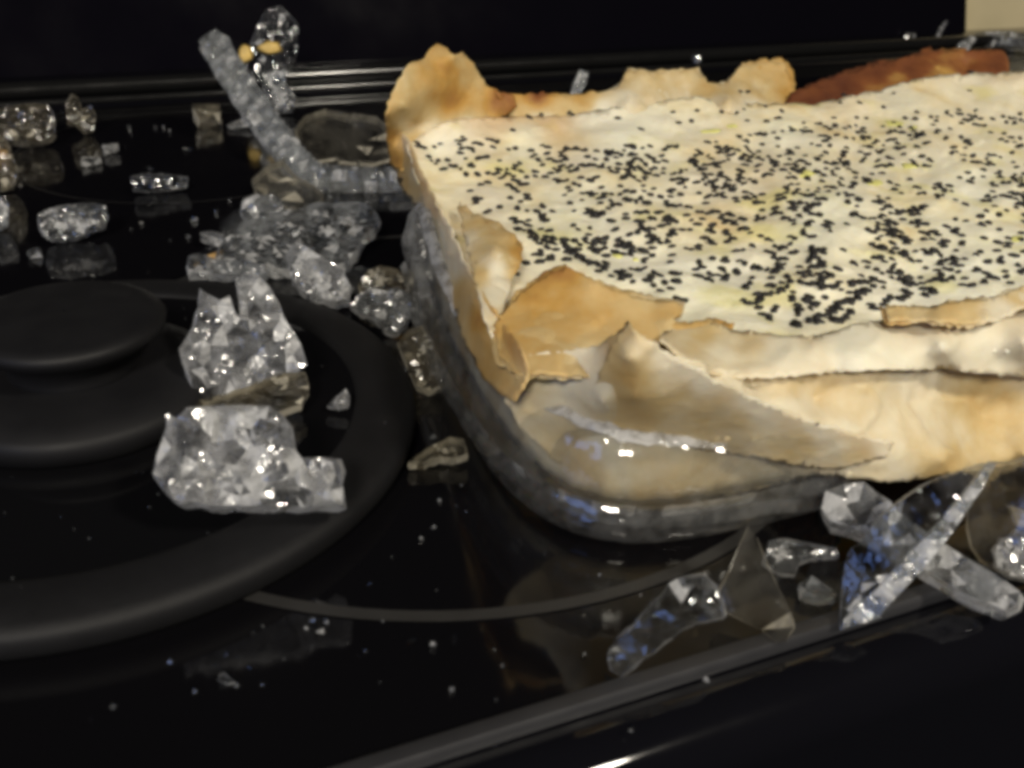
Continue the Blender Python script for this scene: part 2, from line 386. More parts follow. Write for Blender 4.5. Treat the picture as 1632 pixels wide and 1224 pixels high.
def crease(P, seed):
    q = Vector((P.x * 38 + P.z * 55, P.y * 40, P.z * 70 - P.x * 30)) + Vector((seed * 5.3, 0, seed))
    a = 1 - min(1, abs(noise.noise(q)) * 3.2); b_ = 1 - min(1, abs(noise.noise(q * 2.1 + Vector((9, 4, 1)))) * 3.2)
    return 0.0011 * a * a + 0.0005 * b_ * b_
def sheet(name, outline, ctrl, bake, mat, parent, step=8, thick=0.0005, amp=0.0006, sc=90, rag=2.2, seed=1, label=None, under=0):
    rg = random.Random(seed)
    dep = rbf([(c[0], c[1]) for c in ctrl], [depth(*c) for c in ctrl])
    bk = idw(bake)
    v2, f = fill(ragged(outline, step, rag, rg), step, rg)
    V, B = [], []
    for p in v2:
        P = CAM + ray(p.x, p.y) * dep(p.x, p.y)
        P = P + Vector((0.2, -0.6, 0.7)) * (wrinkle(P, amp, sc, seed * 3.1) + crease(P, seed))
        V.append(P); B.append(bk(p.x, p.y))
    o = mesh(name, V, f, mat, parent, smooth=True)
    at = o.data.attributes.new('bake', 'FLOAT', 'POINT')
    at.data.foreach_set('value', B)
    md = o.modifiers.new('thickness', 'SOLIDIFY'); md.thickness = thick; md.offset = 0
    if label: o['label'] = label
    if under:                                    # further leaves of the same dough, a little behind and torn differently
        c = (sum(p[0] for p in outline) / len(outline), sum(p[1] for p in outline) / len(outline))
        for k in range(under):
            g = 1.018 + 0.016 * k
            ol = [(c[0] + (u - c[0]) * g + rg.uniform(-5, 5), c[1] + (v - c[1]) * (g + 0.03) + rg.uniform(-4, 4)) for u, v in outline]
            ct = [(u, v, 't', depth(u, v, m_, val) * (1.005 + 0.004 * k)) for u, v, m_, val in ctrl]
            sheet(name, ol, ct, [(u, v, min(1, max(0, b_ + rg.uniform(-.16, .10)))) for u, v, b_ in bake], mat, parent, step, thick, amp * 1.3, sc * 1.2, rag * 1.3, seed + 40 + k)
    return o, dep

PATH = [(0.1175, 0.352), (0.1125, 0.330), (0.1075, 0.310), (0.1040, 0.290), (0.1015, 0.270), (0.0995, 0.250), (0.0985, 0.232), (0.0985, 0.218), (0.1005, 0.205), (0.1050, 0.1935), (0.1120, 0.1850), (0.1210, 0.1795), (0.1320, 0.1765), (0.1450, 0.1750), (0.1600, 0.1742), (0.1740, 0.1740), (0.1835, 0.1742)]      # outer foot of the dish wall
pie = tag(empty('pie', (0.25, 0.30, 0.0)), 'cream coloured filo pie sprinkled with black seeds in a shattered glass dish', 'pie')

# --- seeded top surface
T_out = [(648, 232), (690, 205), (760, 188), (880, 186), (960, 176), (1100, 160), (1240, 168), (1290, 168), (1340, 160), (1420, 140), (1480, 125), (1560, 118),
         (1632, 117), (1750, 103), (2500, 325), (2440, 350), (1632, 560), (1400, 570), (1200, 575), (1000, 575), (830, 580), (790, 540), (755, 480), (722, 410), (690, 340), (660, 280)]
T_ctrl = [(648, 232, 'z', .050), (760, 188, 'z', .053), (880, 186, 'z', .050), (960, 176, 'z', .053), (1100, 160, 'z', .054), (1240, 168, 'z', .051),
          (1290, 168, 'z', .050), (1340, 160, 'z', .051), (1480, 125, 'z', .058), (1632, 117, 'z', .058), (1750, 103, 'z', .056), (2500, 325, 'z', .046), (2440, 350, 'z', .045), (2100, 400, 'z', .0455), (2100, 260, 'z', .046),
          (700, 260, 'z', 0.0430), (900, 230, 'z', 0.0455), (880, 250, 'z', 0.0435), (1000, 205, 'z', 0.0500), (1050, 240, 'z', 0.0455), (1180, 205, 'z', 0.0480), (1200, 240, 'z', 0.0445), (1400, 190, 'z', 0.0465), (1550, 165, 'z', 0.0510), (1600, 200, 'z', 0.0470),
          (800, 330, 'z', 0.0425), (1000, 330, 'z', 0.0440), (1250, 300, 'z', 0.0450), (1500, 300, 'z', 0.0445), (1700, 300, 'z', 0.0440),
          (850, 420, 'z', 0.0430), (1100, 420, 'z', 0.0432), (1330, 395, 'z', 0.0465), (1360, 430, 'z', 0.0430), (1550, 420, 'z', 0.0435), (1750, 420, 'z', 0.0440),
          (722, 410, 'z', 0.0450), (790, 540, 'z', 0.0430), (1000, 540, 'z', 0.0420), (1250, 540, 'z', 0.0430), (1500, 540, 'z', 0.0430), (1750, 525, 'z', .043)]
T_bake = [(648, 232, .25), (700, 250, 0), (800, 180, .55), (880, 188, .55), (830, 230, .05), (960, 178, .1), (1100, 162, .1), (1250, 170, .2), (1340, 160, .25), (1480, 127, .25), (1600, 120, .3),
          (1700, 120, .3), (1000, 220, 0), (1250, 200, 0), (1450, 175, .08), (1500, 160, .15), (1600, 160, .12), (900, 350, 0), (1200, 280, .22), (1150, 260, .2), (1300, 350, 0), (1550, 300, .02), (1550, 420, 0), (1100, 480, 0), (900, 480, .05), (760, 450, .2), (700, 340, .15)]
top, T_dep = sheet('seeded_top', T_out, T_ctrl, T_bake, M_top, pie, step=7, thick=0.0012, amp=0.0026, sc=46, seed=4)
def on_top(u, v):
    P = CAM + ray(u, v) * T_dep(u, v)
    return P + Vector((0.2, -0.6, 0.7)) * (wrinkle(P, 0.0026, 46, 4 * 3.1) + crease(P, 4))

# --- hidden body of the pie under its skin
bp_ = [(0.128, 0.205), (0.122, 0.225), (0.140, 0.385), (0.155, 0.405), (0.555, 0.405), (0.555, 0.196), (0.15, 0.196)]
n = len(bp_)
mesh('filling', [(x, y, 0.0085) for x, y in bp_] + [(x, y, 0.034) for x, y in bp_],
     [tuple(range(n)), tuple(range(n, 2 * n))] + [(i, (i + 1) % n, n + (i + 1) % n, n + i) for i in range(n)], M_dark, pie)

# --- back left corner peak
sheet('filo_sheet', [(622, 262), (616, 215), (614, 182), (622, 150), (640, 122), (650, 104), (672, 96), (684, 80), (697, 69), (712, 78), (722, 88), (735, 84), (752, 104), (766, 122),
                     (785, 142), (815, 150), (822, 172), (790, 196), (740, 208), (690, 222), (655, 245), (640, 275)],
      [(614, 182, 'Y', .385), (622, 150, 'Y', .390), (650, 104, 'Y', .400), (697, 69, 'Y', .425), (712, 78, 'Y', .418), (722, 90, 'Y', .412), (735, 84, 'Y', .424), (766, 122, 'Y', .428), (815, 150, 'Y', .428),
       (690, 140, 'Y', .402), (705, 110, 'Y', .411), (660, 200, 'z', .052), (700, 170, 'Y', .416), (740, 150, 'Y', .422), (655, 245, 'z', .046), (690, 222, 'z', .047), (740, 208, 'z', .048), (790, 196, 'z', .049),
       (622, 262, 'z', .036), (640, 275, 'z', .038), (632, 220, 'z', .050), (645, 170, 'Y', .388)],
      [(697, 69, 0.56), (735, 90, 0.48), (712, 110, 0.68), (680, 130, 0.56), (640, 130, 0.38), (760, 125, 0.41), (800, 160, 0.76), (720, 165, 0.68), (660, 170, 0.44), (640, 200, 0.31), (690, 205, 0.28), (740, 200, 0.26), (624, 215, 0.61), (616, 180, 0.56), (630, 255, 0.61)],
      M_crust, pie, 6, amp=.0012, sc=95, seed=11)
# --- ragged crust along the back
sheet('filo_sheet', [(790, 150), (830, 152), (880, 153), (930, 150), (965, 146), (985, 138), (992, 128), (998, 113), (1030, 114), (1062, 116), (1090, 112), (1108, 109), (1118, 120), (1126, 133), (1150, 135),
                     (1166, 122), (1180, 106), (1215, 101), (1250, 100), (1258, 118), (1268, 150), (1266, 172), (1200, 184), (1100, 180), (960, 194), (880, 202), (810, 192)],
      [(790, 150, 'Y', .425), (880, 153, 'Y', .428), (985, 138, 'Y', .430), (998, 113, 'Y', .436), (1062, 116, 'Y', .433), (1108, 109, 'Y', .440), (1126, 135, 'Y', .428), (1150, 137, 'Y', .432), (1180, 106, 'Y', .444),
       (1250, 100, 'Y', .446), (1266, 160, 'Y', .430), (1040, 138, 'Y', .423), (1090, 140, 'Y', .432), (1210, 140, 'Y', .434), (920, 172, 'z', .053), (1000, 165, 'z', .056), (1160, 165, 'z', .056), (1266, 172, 'z', .046), (1200, 184, 'z', .0475), (1100, 180, 'z', .049), (960, 194, 'z', .0475), (880, 202, 'z', .046), (810, 192, 'z', .048)],
      [(800, 155, .75), (860, 155, .82), (930, 155, .6), (990, 130, .45), (1050, 120, .4), (1100, 115, .42), (1120, 140, .5), (1160, 135, .4), (1200, 115, .45), (1250, 110, .55), (1262, 150, .6), (1210, 150, .42), (1050, 145, .35), (1000, 160, .2), (900, 180, .45), (860, 195, .15), (960, 188, .05), (1100, 175, .05), (1200, 178, .08), (820, 185, .45)],
      M_crust, pie, 6, amp=.0013, sc=90, seed=12, under=1)
# --- dark scorched flap at the back
sheet('filo_sheet', [(1250, 178), (1258, 150), (1280, 142), (1310, 128), (1340, 119), (1372, 108), (1400, 101), (1440, 94), (1470, 84), (1500, 80), (1545, 83), (1590, 82), (1602, 96), (1606, 118), (1600, 130), (1540, 132), (1480, 142), (1420, 156), (1340, 176), (1290, 186)],
      [(1258, 150, 'Y', .425), (1340, 119, 'Y', .438), (1400, 101, 'Y', .442), (1470, 84, 'Y', .445), (1545, 83, 'Y', .440), (1602, 90, 'Y', .432), (1450, 115, 'Y', .428), (1380, 135, 'Y', .426), (1540, 105, 'Y', .436), (1606, 120, 'Y', .41),
       (1250, 178, 'z', .046), (1290, 186, 'z', .046), (1340, 176, 'z', .047), (1420, 156, 'z', .051), (1480, 142, 'z', .054), (1540, 132, 'z', .054)],
      [(1280, 155, 0.96), (1340, 140, 0.98), (1400, 115, 0.92), (1450, 110, 0.96), (1480, 90, 0.86), (1540, 95, 0.82), (1590, 100, 0.92), (1580, 120, 0.82), (1430, 128, 0.74), (1500, 122, 0.64), (1400, 150, 0.74), (1340, 165, 0.94)],
      M_crust, pie, 6, amp=.0010, sc=110, seed=13, under=1, label='dark scorched filo edge')
# --- left wall of the crust
sheet('filo_sheet', [(616, 205), (634, 205), (652, 228), (668, 268), (700, 330), (728, 385), (762, 455), (800, 515), (832, 560), (842, 600), (822, 640), (792, 628), (760, 590), (735, 540), (712, 470), (694, 400), (668, 340), (640, 300), (622, 255)],
      [(616, 205, 'z', .050), (634, 205, 'z', .052), (652, 228, 'z', .051), (668, 268, 'z', .050), (700, 330, 'z', .051), (728, 385, 'z', .051), (762, 455, 'z', .050), (800, 515, 'z', .050), (832, 560, 'Y', .196), (842, 600, 'Y', .193), (822, 640, 'Y', .192),
       (790, 620, 'Y', .205), (760, 590, 'z', .034), (735, 540, 'z', .034), (712, 470, 'z', .032), (694, 400, 'z', .032), (668, 340, 'z', .030), (640, 300, 'z', .030), (622, 255, 'z', .034),
       (680, 330, 'z', .043), (715, 400, 'z', .046), (740, 470, 'z', .044), (772, 540, 'z', .045), (755, 480, 'z', .049)],
      [(616, 205, .5), (640, 225, .3), (625, 255, .62), (645, 290, .55), (665, 280, .3), (690, 330, .3), (715, 380, .12), (725, 420, .25), (740, 470, .5), (765, 510, .62), (790, 560, .6), (750, 540, .5), (800, 600, .55), (770, 590, .6), (700, 400, .2), (775, 480, .45), (820, 600, .4)],
      M_crust, pie, 7, amp=.0014, sc=100, seed=14)
# --- curled tongue on the left edge
sheet('filo_sheet', [(728, 330), (752, 346), (786, 356), (812, 372), (833, 392), (829, 418), (815, 446), (806, 485), (798, 520), (780, 535), (768, 500), (760, 462), (752, 425), (740, 385)],
      [(728, 330, 'z', .0475), (786, 356, 'z', .051), (833, 392, 'z', .0525), (815, 446, 'z', .0505), (798, 520, 'z', .049), (768, 500, 'z', .052), (752, 425, 'z', .052), (790, 400, 'z', .0565), (785, 450, 'z', .052)],
      [(760, 360, .42), (790, 370, .5), (828, 395, .62), (826, 430, .55), (780, 400, .42), (790, 430, .12), (785, 480, .10), (800, 500, .3), (765, 440, .5), (745, 380, .3)],
      M_crust, pie, 6, amp=.0007, sc=110, seed=15, under=1)
# --- front left flap curling over the top
sheet('filo_sheet', [(786, 520), (805, 495), (828, 470), (852, 452), (875, 436), (897, 428), (915, 436), (945, 452), (1000, 468), (1040, 478), (1086, 488), (1080, 505), (1064, 514), (1092, 518), (1128, 512), (1156, 516), (1150, 535), (1120, 560),
                     (1040, 590), (960, 600), (880, 600), (825, 602), (795, 570)],
      [(786, 520, 'z', .050), (828, 470, 'z', .054), (897, 428, 'z', .060), (945, 452, 'z', .059), (1000, 468, 'z', .058), (1086, 488, 'z', .0555), (1064, 514, 'z', .055), (1156, 516, 'z', .052), (1120, 560, 'Y', .188), (1040, 590, 'Y', .186),
       (960, 600, 'Y', .187), (880, 600, 'Y', .190), (825, 602, 'Y', .196), (795, 570, 'Y', .206), (900, 500, 'Y', .216), (960, 520, 'Y', .207), (1030, 530, 'Y', .200), (870, 540, 'Y', .206), (900, 560, 'Y', .197), (990, 560, 'Y', .194)],
      [(800, 510, 0.56), (850, 470, 0.66), (895, 435, 0.72), (900, 470, 0.64), (950, 465, 0.51), (1040, 485, 0.46), (1080, 495, 0.48), (960, 500, 0.54), (1000, 520, 0.51), (900, 530, 0.52), (850, 560, 0.56), (1100, 530, 0.54), (1140, 525, 0.61), (930, 560, 0.41), (1060, 550, 0.41), (840, 590, 0.46), (1010, 500, 0.48)],
      M_crust, pie, 7, amp=.0009, sc=80, seed=16, under=2)
# --- front wall, folded
sheet('filo_sheet', [(798, 600), (815, 578), (845, 566), (900, 560), (950, 552), (980, 534), (1000, 514), (1014, 532), (1045, 552), (1090, 574), (1150, 588), (1250, 596), (1400, 592), (1500, 586), (1632, 598), (2580, 370),
                     (2580, 505), (1632, 734), (1580, 746), (1500, 757), (1450, 765), (1400, 769), (1360, 764), (1330, 757), (1290, 756), (1240, 770), (1160, 790), (1080, 790), (960, 775), (880, 735), (830, 680), (800, 640)],
      [(798, 600, 'Y', .208), (845, 566, 'Y', .201), (900, 560, 'Y', .197), (950, 552, 'Y', .191), (1000, 514, 'Y', .184), (1014, 534, 'Y', .1765), (1045, 554, 'Y', .1745), (1090, 580, 'Y', .1722), (1125, 602, 'Y', .171), (1160, 622, 'Y', .170), (1205, 642, 'Y', .169), (1250, 660, 'Y', .168), (1292, 677, 'Y', .1665), (1335, 692, 'Y', .165),
       (1000, 560, 'Y', .1735), (990, 600, 'Y', .1765), (960, 640, 'Y', .182), (1500, 735, 'Y', .161), (1632, 725, 'Y', .162), (1420, 718, 'Y', .162),
       (1040, 620, 'Y', .1775), (1110, 645, 'Y', .1755), (1190, 680, 'Y', .1735), (1060, 680, 'Y', .182), (1000, 690, 'Y', .189), (900, 640, 'Y', .197), (1150, 700, 'Y', .181), (1250, 720, 'Y', .1755), (1300, 740, 'Y', .171), (1400, 765, 'Y', .163), (1500, 757, 'Y', .163), (1632, 734, 'Y', .165), (2580, 505, 'Y', .165), (2100, 620, 'Y', .164), (2100, 560, 'Y', .171),
       (1130, 600, 'Y', .1770), (1200, 612, 'Y', .1785), (1300, 635, 'Y', .177), (1450, 640, 'Y', .175), (1600, 640, 'Y', .177), (1400, 690, 'Y', .1675), (1500, 695, 'Y', .168), (1600, 695, 'Y', .171), (1700, 690, 'Y', .170), (1560, 665, 'Y', .178), (1460, 665, 'Y', .171),
       (1200, 592, 'Y', .1755), (1400, 592, 'Y', .174), (1632, 598, 'Y', .1735), (2580, 370, 'Y', .174), (860, 610, 'Y', .200), (930, 590, 'Y', .190), (870, 690, 'Y', .203), (960, 775, 'Y', .199), (1080, 770, 'Y', .191), (1240, 770, 'Y', .184), (1160, 760, 'Y', .188)],
      [(820, 590, 0.34), (870, 580, 0.17), (930, 575, 0.15), (990, 530, 0.41), (1010, 560, 0.34), (1000, 600, 0.45), (1000, 640, 0.41), (960, 620, 0.19), (900, 650, 0.27), (1060, 580, 0.17), (1150, 625, 0.13), (1250, 660, 0.13), (1340, 695, 0.11), (1100, 650, 0.33), (1150, 700, 0.31), (1000, 700, 0.33), (1250, 620, 0.35), (1350, 620, 0.37), (1350, 650, 0.35), (1450, 640, 0.29), (1550, 630, 0.43), (1600, 650, 0.44), (1500, 690, 0.27),
       (1420, 720, 0.27), (1300, 740, 0.29), (1400, 760, 0.33), (1500, 750, 0.43), (1600, 735, 0.41), (1200, 750, 0.37), (900, 720, 0.39), (1050, 770, 0.44), (1632, 600, 0.29), (1450, 595, 0.19)],
      M_crust, pie, 6, amp=.0006, sc=70, seed=17)
# --- panel of dough whose free edge makes the long diagonal fold
sheet('filo_sheet', [(968, 560), (985, 538), (1000, 514), (1012, 528), (1050, 554), (1100, 581), (1160, 615), (1230, 646), (1300, 672), (1360, 692), (1425, 706), (1410, 730), (1340, 748), (1250, 738), (1150, 722), (1060, 704), (985, 690), (935, 660), (948, 612)],
      [(968, 560, 'Y', .180), (1000, 514, 'Y', .180), (1012, 528, 'Y', .1735), (1050, 554, 'Y', .1705), (1100, 581, 'Y', .1685), (1160, 615, 'Y', .1668), (1230, 646, 'Y', .1655), (1300, 672, 'Y', .1640), (1360, 692, 'Y', .1625), (1425, 706, 'Y', .1605),
       (1000, 570, 'Y', .1715), (1060, 600, 'Y', .1712), (1150, 640, 'Y', .1690), (1250, 680, 'Y', .1670), (1010, 630, 'Y', .1745), (1100, 660, 'Y', .1745), (1200, 700, 'Y', .1715), (1410, 730, 'Y', .1605), (1340, 748, 'Y', .1660), (1250, 738, 'Y', .1722), (1150, 722, 'Y', .1785), (1060, 704, 'Y', .1830), (985, 690, 'Y', .1885), (935, 660, 'Y', .1905), (948, 612, 'Y', .1850)],
      [(1000, 520, 0.40), (1010, 560, 0.34), (1000, 600, 0.50), (1005, 640, 0.46), (1060, 566, 0.20), (1120, 598, 0.14), (1200, 636, 0.12), (1300, 676, 0.12), (1400, 705, 0.18), (1080, 620, 0.38), (1180, 670, 0.38), (1280, 705, 0.36), (1100, 680, 0.42), (1000, 680, 0.44), (1250, 730, 0.40), (1380, 730, 0.38), (950, 640, 0.32)],
      M_crust, pie, 6, amp=.0005, sc=70, seed=22)
# --- light rolled rim along the front
sheet('filo_sheet', [(1060, 528), (1100, 515), (1150, 522), (1200, 530), (1260, 538), (1300, 536), (1350, 522), (1420, 508), (1500, 500), (1632, 470), (2460, 290), (2580, 380), (1632, 606), (1560, 596), (1500, 588), (1420, 592), (1330, 594), (1250, 602), (1170, 606), (1110, 588), (1070, 566), (1050, 545)],
      [(1060, 528, 'z', .053), (1100, 515, 'z', .052), (1200, 530, 'z', .0510), (1300, 536, 'z', .0505), (1420, 508, 'z', .0510), (1632, 470, 'z', .0525), (2460, 290, 'z', .0525),
       (1100, 560, 'Y', .182), (1250, 570, 'z', .0515), (1200, 555, 'z', .0525), (1350, 565, 'z', .0515), (1500, 555, 'z', .0525), (1632, 545, 'z', .052), (2530, 335, 'z', .052), (2080, 440, 'z', .052), (1400, 545, 'z', .0530), (1500, 530, 'z', .0530), (1300, 552, 'z', .053),
       (2580, 380, 'Y', .1715), (1632, 606, 'Y', .1715), (1500, 588, 'Y', .1725), (1330, 594, 'Y', .1735), (1170, 606, 'Y', .1740), (1070, 566, 'Y', .1755), (1110, 588, 'Y', .1735), (1050, 545, 'Y', .179)],
      [(1080, 540, .3), (1120, 530, .42), (1200, 540, .32), (1280, 545, .26), (1150, 565, .18), (1250, 568, .1), (1350, 570, .02), (1420, 575, .02), (1200, 590, .22), (1300, 585, .15), (1420, 545, .12), (1440, 520, .3), (1500, 550, .12), (1500, 515, .25), (1600, 500, .2), (1600, 570, .12), (1632, 600, .3), (1500, 585, .18), (1700, 500, .2)],
      M_crust, pie, 8, amp=.0008, sc=75, seed=18)
# --- tan flap lying on the rim at the right
sheet('filo_sheet', [(1408, 488), (1440, 490), (1478, 492), (1520, 484), (1580, 476), (1632, 456), (1790, 420), (1790, 470), (1632, 492), (1590, 512), (1540, 518), (1470, 512), (1412, 516)],
      [(1408, 488, 'z', .057), (1478, 492, 'z', .0575), (1580, 476, 'z', .059), (1632, 456, 'z', .0595), (1790, 420, 'z', .059), (1790, 470, 'z', .0565), (1632, 492, 'z', .057), (1540, 518, 'z', .0562), (1412, 516, 'z', .0555), (1500, 503, 'z', .0585)],
      [(1415, 492, .45), (1460, 500, .38), (1540, 495, .42), (1620, 470, .4), (1600, 500, .2), (1700, 440, .35), (1420, 512, .5)],
      M_crust, pie, 7, amp=.0008, sc=90, seed=19, under=1)

# --- crust standing inside the dish wall
def skirt():
    pp = [Vector(p) for p in PATH]; V, Fs, B = [], [], []; rows = 9
    dense = []
    for i in range(len(pp) - 1):
        for j in range(6): dense.append(pp[i].lerp(pp[i + 1], j / 6))
    dense.append(pp[-1])
    for i, q in enumerate(dense):
        t = (dense[min(i + 3, len(dense) - 1)] - dense[max(i - 3, 0)]).normalized(); nr = Vector((t.y, -t.x))
        if -nr.x - nr.y < 0: nr = -nr
        for k in range(rows):
            z = 0.0112 + 0.0270 * k / (rows - 1)
            P = Vector((q.x, q.y, z))
            off = -0.0060 - abs(wrinkle(P, 0.0012, 110, 5))
            V.append(Vector((q.x + nr.x * off, q.y + nr.y * off, z))); B.append(0.30 + 0.25 * noise.noise(P * 60))
    for i in range(len(dense) - 1):
        for k in range(rows - 1): Fs.append((i * rows + k, i * rows + k + 1, (i + 1) * rows + k + 1, (i + 1) * rows + k))
    o = mesh('filo_sheet', V, Fs, M_crust, pie, smooth=True)
    o.data.attributes.new('bake', 'FLOAT', 'POINT').data.foreach_set('value', B)
    md = o.modifiers.new('thickness', 'SOLIDIFY'); md.thickness = 0.0007; md.offset = 0
skirt()

# ------------------------------------------------------------------ seeds and green bits
def seed_mesh():
    bm = bmesh.new(); bmesh.ops.create_icosphere(bm, subdivisions=1, radius=1)
    for v in bm.verts:
        t = (v.co.x + 1) / 2
        k = 0.62 + 0.42 * t * (1.6 - t)
        v.co = Vector((v.co.x * 0.00192, v.co.y * 0.00150 * k, v.co.z * 0.00075))
    me = bpy.data.meshes.new('black_seed'); bm.to_mesh(me); bm.free(); me.shade_smooth(); me.materials.append(M_seed); return me
SM = seed_mesh()
S_poly = [(658, 228), (700, 216), (800, 226), (900, 240), (980, 232), (1090, 238), (1200, 214), (1320, 190), (1480, 178), (1632, 183), (1870, 165), (2380, 322), (2300, 345), (1632, 452), (1420, 486), (1340, 516), (1270, 532), (1200, 505), (1140, 500),
          (1090, 484), (1000, 462), (900, 424), (840, 430), (815, 470), (806, 490), (834, 410), (815, 370), (760, 340), (725, 300), (690, 268)]
def inpoly(P, x, y):
    c = False; j = len(P) - 1
    for i in range(len(P)):
        if (P[i][1] > y) != (P[j][1] > y) and x < (P[j][0] - P[i][0]) * (y - P[i][1]) / (P[j][1] - P[i][1]) + P[i][0]: c = not c
        j = i
    return c
srng = random.Random(21)
seeds = []
def dens(u, v):
    d = 0.52 + 0.78 * noise.noise(Vector((u / 62, v / 38, 3.3))) + 0.5 * noise.noise(Vector((u / 22, v / 16, 8.1)))
    if 880 < u < 1320 and 240 < v < 330: d += 0.22
    if 980 < u < 1080 and 330 < v < 410: d += 0.2
    if u > 1280 and v > 400: d += 0.12
    if 1050 < u < 1180 and 400 < v < 480: d -= 0.25
    if 1320 < u < 1400 and 370 < v < 440: d -= 0.3
    return d
tries = 0
while len(seeds) < 2400 and tries < 90000:
    tries += 1
    u, v = srng.uniform(650, 2380), srng.uniform(160, 540)
    if inpoly(S_poly, u, v) and srng.random() < dens(u, v): seeds.append((u, v))
for k in range(26): seeds.append((srng.uniform(800, 1600), 0)); seeds[-1] = (seeds[-1][0], 222 - 0.055 * (seeds[-1][0] - 800) - srng.uniform(0, 36))
for q in ((806, 172), (850, 168), (863, 185), (918, 162), (1178, 150), (1192, 148), (1545, 118), (770, 465), (768, 428), (775, 500), (806, 505), (790, 490)): seeds.append(q)
pos = []
for u, v in seeds:
    P = on_top(u, v); pos.append((pxs(P) if u < 1628 else 0, P))
pos.sort(key=lambda t: -t[0])
def seed_xform(P):
    nrm = Vector((srng.gauss(0, .25), srng.gauss(0, .25), 1)).normalized()
    q = nrm.to_track_quat('Z', 'Y'); s = srng.uniform(0.72, 1.22)
    return Matrix.Translation(P + Vector((0, 0, 0.0009))) @ q.to_matrix().to_4x4() @ Matrix.Rotation(srng.uniform(0, 6.28), 4, 'Z') @ Matrix.Diagonal((s, s, s, 1))
single = pos[:300]; rest = pos[300:]
for _, P in single:
    o = bpy.data.objects.new('black_seed', SM); C.objects.link(o); o.parent = pie
    o.matrix_local = Matrix.Translation(-pie.location) @ seed_xform(P)
sv, sf = [], []
bv = [v.co.copy() for v in SM.vertices]; bf = [tuple(p.vertices) for p in SM.polygons]
for _, P in rest:
    X = seed_xform(P); k = len(sv)
    sv += [X @ c for c in bv]; sf += [tuple(i + k for i in f) for f in bf]
o = mesh('black_seeds', sv, sf, M_seed, pie, smooth=True); o['kind'] = 'stuff'
for (u, v, w, hgt) in ((988, 408, 26, 9), (1015, 414, 14, 8), (1285, 280, 26, 12), (1390, 295, 34, 12), (1448, 268, 34, 10), (1130, 212, 46, 10), (1425, 198, 44, 12), (1618, 385, 26, 14), (1165, 205, 22, 8), (1455, 205, 20, 8)):
    P = on_top(u, v); s = pxs(P); vs = []
    n = 9; base = []
    for i in range(n):
        a = 6.283 * i / n; rr = srng.uniform(.7, 1.1)
        base.append(on_top(u + math.cos(a) * w * .5 * rr, v + math.sin(a) * hgt * .5 * rr))
    vs = [p + Vector((0, 0, .0004)) for p in base] + [P + (p - P) * 0.6 + Vector((0, 0, .0011)) for p in base] + [p - Vector((0, 0, .001)) for p in base]
    fs = [tuple(range(n, 2 * n)), tuple(range(3 * n - 1, 2 * n - 1, -1))] + [(i, (i + 1) % n, n + (i + 1) % n, n + i) for i in range(n)] + [(2 * n + i, 2 * n + (i + 1) % n, (i + 1) % n, i) for i in range(n)]
    mesh('green_vegetable_piece', vs, fs, M_green, pie, smooth=True)

# ================================================================== what is left of the glass dish
path = PATH
hts = [0.040, 0.044, 0.043, 0.040, 0.037, 0.036, 0.036, 0.036, 0.037, 0.037, 0.036, 0.034, 0.033, 0.031, 0.028, 0.020, 0.014]
def dish():
    rg = random.Random(5)
    pts = []
    m_ = 6
    for i in range(len(path) - 1):
        p0 = Vector(path[max(i - 1, 0)]); p1 = Vector(path[i]); p2 = Vector(path[i + 1]); p3 = Vector(path[min(i + 2, len(path) - 1)])
        for j in range(m_):
            t = j / m_
            q = 0.5 * ((2 * p1) + (p2 - p0) * t + (2 * p0 - 5 * p1 + 4 * p2 - p3) * t * t + (3 * p1 - p0 - 3 * p2 + p3) * t ** 3)
            pts.append((q, hts[i] * (1 - t) + hts[i + 1] * t))
    pts.append((Vector(path[-1]), hts[-1]))
    prof = [(-.0045, 0.0), (-.0008, 0.0006), (.0012, .0030), (.0010, .0065), (-.0002, .0085), (.0006, .0105), (.0022, .0150), (.0030, .26), (.0054, .31), (.0054, .35), (.0032, .43), (.0046, .50), (.0050, .57), (.0040, .66), (.0033, .76), (.0018, .86), (-.0002, .94),
            (-.0024, 1.0), (-.0042, .99), (-.0046, .85), (-.0042, .60), (-.0034, .0150), (-.0052, .0105), (-.0090, .0078), (-.0180, .0066), (-.0185, .0030), (-.0100, .0016)]
    global NPROF
    V, Fc = [], []; n = NPROF = len(prof)
    for i, (q, hh) in enumerate(pts):
        a = pts[max(i - 1, 0)][0]; b_ = pts[min(i + 1, len(pts) - 1)][0]
        t = (b_ - a).normalized(); nr = Vector((t.y, -t.x))      # outward: left / front
        if nr.x * -1 + nr.y * -1 < 0: nr = -nr
        hj = hh + noise.noise(Vector((i * 0.33, 2.0, 0))) * 0.0016 + rg.uniform(-.0003, .0003)
        for k, (o_, z) in enumerate(prof):
            zz = z * hj if z > 0.2 else z * (1 if hj > .018 else .8)
            jx = rg.uniform(-.00025, .00025)
            endj = rg.uniform(-.0015, .0015) if i in (0, len(pts) - 1) else 0
            V.append((q.x + nr.x * (o_ + jx) + t.x * endj, q.y + nr.y * (o_ + jx) + t.y * endj, max(zz, 0.0002)))
    for i in range(len(pts) - 1):
        for k in range(n):
            m2 = (k + 1) % n
            Fc.append((i * n + k, i * n + m2, (i + 1) * n + m2, (i + 1) * n + k))
    Fc.append(tuple(range(n))); Fc.append(tuple((len(pts) - 1) * n + k for k in range(n - 1, -1, -1)))
    return V, Fc
V, Fc = dish()
dish_o = mesh('baking_dish', V, Fc, G_dish, smooth=True, origin=(0.11, 0.19, 0))
dish_o.data.materials.append(G_fract)
